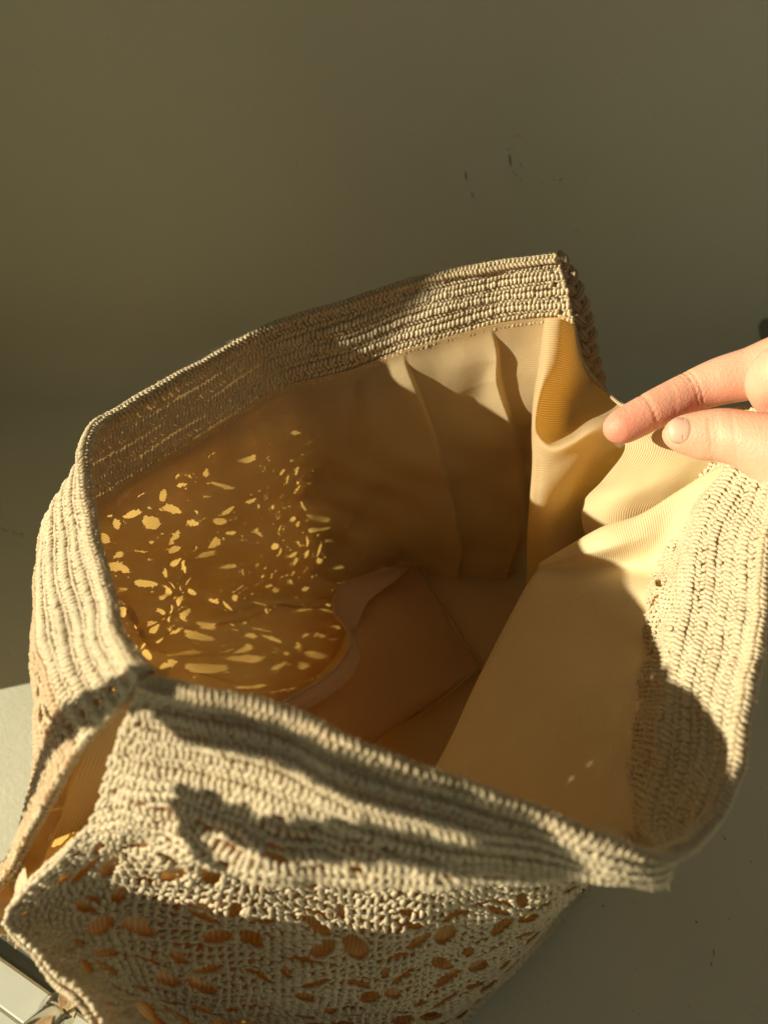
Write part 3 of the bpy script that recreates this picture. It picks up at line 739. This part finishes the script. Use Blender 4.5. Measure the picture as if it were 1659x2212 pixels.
V, F = lathe(kc, ax, [(-.0006, .0001), (-.0006, .0056), (0, .0062), (.0007, .0062), (.0012, .0057), (.0024, .0048), (.0042, .0044), (.0060, .0044)])
mesh_obj('flange', V, F, M_CHROME, kb)
V, F = lathe(kc, ax, [(.0055, .0040), (.0062, .0046), (.0068, .0048), (.0290, .0048), (.0300, .0042), (.0300, .0001)])
mesh_obj('shaft', V, F, M_CHROME, kb)

# ------------------------------------------------------------------ hand
def skin_mat():
    m, nt, N, L = mat('skin'); out = node(nt, 'ShaderNodeOutputMaterial'); tc = node(nt, 'ShaderNodeTexCoord'); co = tc.outputs['Object']
    base = ramp(nt, noise(nt, co, 45, 3), .35, .7, (.68, .36, .25), (.77, .465, .33))
    at = node(nt, 'ShaderNodeAttribute'); at.attribute_name = 'pink'
    mx = node(nt, 'ShaderNodeMixRGB', blend_type='MIX'); L.new(at.outputs['Fac'], mx.inputs[0]); L.new(base, mx.inputs[1]); mx.inputs[2].default_value = (.70, .27, .20, 1)
    p = node(nt, 'ShaderNodeBsdfPrincipled'); L.new(mx.outputs[0], p.inputs['Base Color'])
    p.inputs['Roughness'].default_value = .52; p.inputs['Specular IOR Level'].default_value = .36
    p.inputs['Subsurface Weight'].default_value = .35; p.inputs['Subsurface Radius'].default_value = (1, .35, .2); p.inputs['Subsurface Scale'].default_value = .0025
    vo = node(nt, 'ShaderNodeTexVoronoi'); vo.inputs['Scale'].default_value = 1400; L.new(co, vo.inputs['Vector'])
    n = bumpn(nt, vo.outputs['Distance'], .35, .0003); n = bumpn(nt, noise(nt, co, 300, 5, .65), .45, .0005, n)
    L.new(n, p.inputs['Normal']); L.new(p.outputs[0], out.inputs['Surface']); return m
M_SKIN = skin_mat()
hand = empty('hand', 'left out of frame arm, bare hand pinching the bag lining between index finger and thumb', 'hand')
hand['label'] = 'bare hand pinching the bag lining between index finger and thumb at the right edge'
def chain(pts, steps=14):
    out = []
    P = np.array([[*W(u, v, d), r] for u, v, d, r in pts]); Q = cr_basis(P, np.linspace(0, len(P)-1, steps*(len(P)-1)+1)); return Q
chains = [
 chain([(1336,924,.2905,.0058),(1352,917,.290,.0067),(1405,889,.290,.0071),(1440,873,.291,.0076),(1502,843,.292,.0079),(1560,822,.290,.0088),(1625,806,.287,.0096),(1720,780,.280,.0110),(1850,800,.270,.0130)]),  # index
 chain([(1462,938,.278,.0052),(1480,938,.277,.0068),(1520,940,.276,.0086),(1560,940,.274,.0093),(1610,950,.270,.0098),(1680,975,.266,.0122),(1780,1010,.262,.0165),(1900,1010,.258,.0180)]),  # thumb
 chain([(1720,900,.285,.0070),(1680,860,.276,.0080),(1668,820,.268,.0086),(1720,790,.262,.0092),(1860,800,.260,.0110)]),  # middle, curled
 chain([(1800,900,.262,.0068),(1760,860,.256,.0078),(1780,800,.250,.0086),(1900,790,.250,.0105)]),  # ring
 chain([(1880,890,.244,.0058),(1850,840,.240,.0066),(1880,790,.238,.0074),(1950,780,.240,.0095)]),  # little
 chain([(1850,800,.270,.0130),(1950,860,.262,.0200),(2080,930,.255,.0240)]),
 chain([(1860,800,.258,.0130),(1960,880,.252,.0210),(2080,930,.250,.0240)]),
 chain([(1950,790,.240,.0110),(2000,880,.245,.0190),(2100,940,.250,.0230)]),
 chain([(1800,1000,.262,.0150),(1950,960,.258,.0210),(2120,950,.252,.0240),(2350,1000,.245,.0250),(2650,1080,.235,.0290)]),
]
Vs, Fs, n0 = [], [], 0
nu, nv = 20, 12
th = np.linspace(0, math.pi, nv+1)[1:-1]; ph = np.linspace(0, 2*math.pi, nu, endpoint=False)
sph = np.vstack([[0, 0, 1.], np.array([[math.sin(a_)*math.cos(b_), math.sin(a_)*math.sin(b_), math.cos(a_)] for a_ in th for b_ in ph]), [0, 0, -1.]])
sf = []
for b_ in range(nu): sf.append((0, 1+b_, 1+(b_+1) % nu))
for a_ in range(nv-2):
    for b_ in range(nu):
        i0 = 1+a_*nu+b_; i1 = 1+a_*nu+(b_+1) % nu; sf += [(i0, i0+nu, i1+nu), (i0, i1+nu, i1)]
last = len(sph)-1
for b_ in range(nu): sf.append((last, 1+(nv-2)*nu+(b_+1) % nu, 1+(nv-2)*nu+b_))
sf = np.array(sf)
for Q in chains:
    for x in Q:
        Vs.append(sph*x[3]+x[:3]); Fs.append(sf+n0); n0 += len(sph)
tmp = mesh_obj('hand_source', np.vstack(Vs), np.vstack(Fs), M_SKIN)
md = tmp.modifiers.new('r', 'REMESH'); md.mode = 'VOXEL'; md.voxel_size = .00075
ms = tmp.modifiers.new('s', 'SMOOTH'); ms.factor = .5; ms.iterations = 14
dg = bpy.context.evaluated_depsgraph_get(); me = bpy.data.meshes.new_from_object(tmp.evaluated_get(dg))
bpy.data.objects.remove(tmp)
co = np.empty(len(me.vertices)*3, np.float32); me.vertices.foreach_get('co', co); co = co.reshape(-1, 3).astype(float)
no = np.empty(len(me.vertices)*3, np.float32); me.vertices.foreach_get('normal', no); no = no.reshape(-1, 3)
disp = np.zeros(len(co)); camv = np.array([0, 0, CAMH])
def crease(pa, pb_, axis_dir, depth, wdt, R, nearest):
    """a skin crease: a shallow groove across the finger, through the segment pa-pb"""
    global disp
    A_, B_ = np.array(W(*pa)), np.array(W(*pb_)); D_ = np.array(W(*axis_dir[1]))-np.array(W(*axis_dir[0])); D_ /= np.linalg.norm(D_)
    m = (A_+B_)/2; seg = (B_-A_)/np.linalg.norm(B_-A_); nn = D_-seg*np.dot(D_, seg); nn /= np.linalg.norm(nn)
    x = (co-m)@nn; r = np.linalg.norm(co-m, axis=1)
    ww = 1/(1+np.exp((r-R)/(R*.08)))
    disp += -depth*np.exp(-(x/wdt)**2)*ww
ixd = ((1340,922,.29), (1500,843,.29))
crease((1397,862,.284), (1418,915,.284), ixd, .00045, .00035, .011, 0)
crease((1402,860,.284), (1423,912,.284), ixd, .00025, .0003, .010, 0)
crease((1490,808,.285), (1508,872,.285), ixd, .00055, .0004, .012, 0)
crease((1500,806,.285), (1519,868,.285), ixd, .00050, .0004, .012, 0)
crease((1480,812,.285), (1497,875,.285), ixd, .0002, .0004, .010, 0)
crease((1356,880,.284), (1362,930,.284), ixd, .00010, .0003, .006, 0)
crease((1455,842,.284), (1460,890,.284), ixd, .00012, .0004, .006, 0)
thd = ((1470,938,.277), (1600,945,.27))
for uu, dp in ((1528, .00030), (1538, .00025), (1546, .0002), (1580, .00015)):
    crease((uu,885,.262), (uu+8,960,.262), thd, dp, .0005, .010, 0)
co += no*disp[:, None]
me.vertices.foreach_set('co', co.astype(np.float32).ravel())
tipc = np.array(W(1336,930,.285)); dd = np.linalg.norm(co-tipc, axis=1)
tip2 = np.array(W(1620,830,.28)); d2 = np.linalg.norm(co-tip2, axis=1)
pipc = np.array(W(1500,870,.283)); d3 = np.linalg.norm(co-pipc, axis=1)
pink = np.clip(.95*np.exp(-(dd/.014)**2)+.45*np.exp(-(d2/.012)**2)+.45*np.exp(-(d3/.009)**2), 0, 1)
at = me.attributes.new('pink', 'FLOAT', 'POINT'); at.data.foreach_set('value', pink.astype(np.float32))
for p_ in me.polygons: p_.use_smooth = True
me.update(); me.materials.clear(); me.materials.append(M_SKIN)
ho = bpy.data.objects.new('palm_and_fingers', me); sc.collection.objects.link(ho); ho.parent = hand
# thumbnail: a curved plate on the tip of the thumb, seen almost edge-on
M_NAIL = plain('fingernail', (.72, .46, .35), .38)
M_LUN = plain('nail_base', (.74, .52, .44), .4)
tc_ = np.array(W(1470,938,.277)); tax = np.array(W(1440,936,.279))-np.array(W(1540,940,.275)); tax /= np.linalg.norm(tax)
nd = np.array(W(1440,920,.271))-np.array(W(1465,938,.277)); nd = nd-tax*np.dot(nd, tax); nd /= np.linalg.norm(nd); sd = np.cross(tax, nd)
if sd[2] < 0: sd = -sd
def plate(name, x0, x1, m, lift, par):
    NU, NV = 16, 18; pts = []
    for i in range(NU):
        x = x0+(x1-x0)*i/(NU-1)
        for j in range(NV):
            y = -1+2*j/(NV-1); an = y*.95
            xr = x-.0016*(y*y)*(1 if x > .0 else -.6)
            R = .0069+lift-.0011*max(0, xr/.005)**2-.0010*abs(y)**3-.0007*((2*(x-x0)/(x1-x0)-1)**6)
            pts.append(tc_+tax*xr+nd*(R*math.cos(an))+sd*(R*.98*math.sin(an)))
    nl = mesh_obj(name, np.array(pts), quads(NU, NV), m, par)
    sm = nl.modifiers.new('t', 'SOLIDIFY'); sm.thickness = .00012; sm.offset = 0
    return nl
nl = plate('nail', -.0030, .0046, M_NAIL, 0, hand)
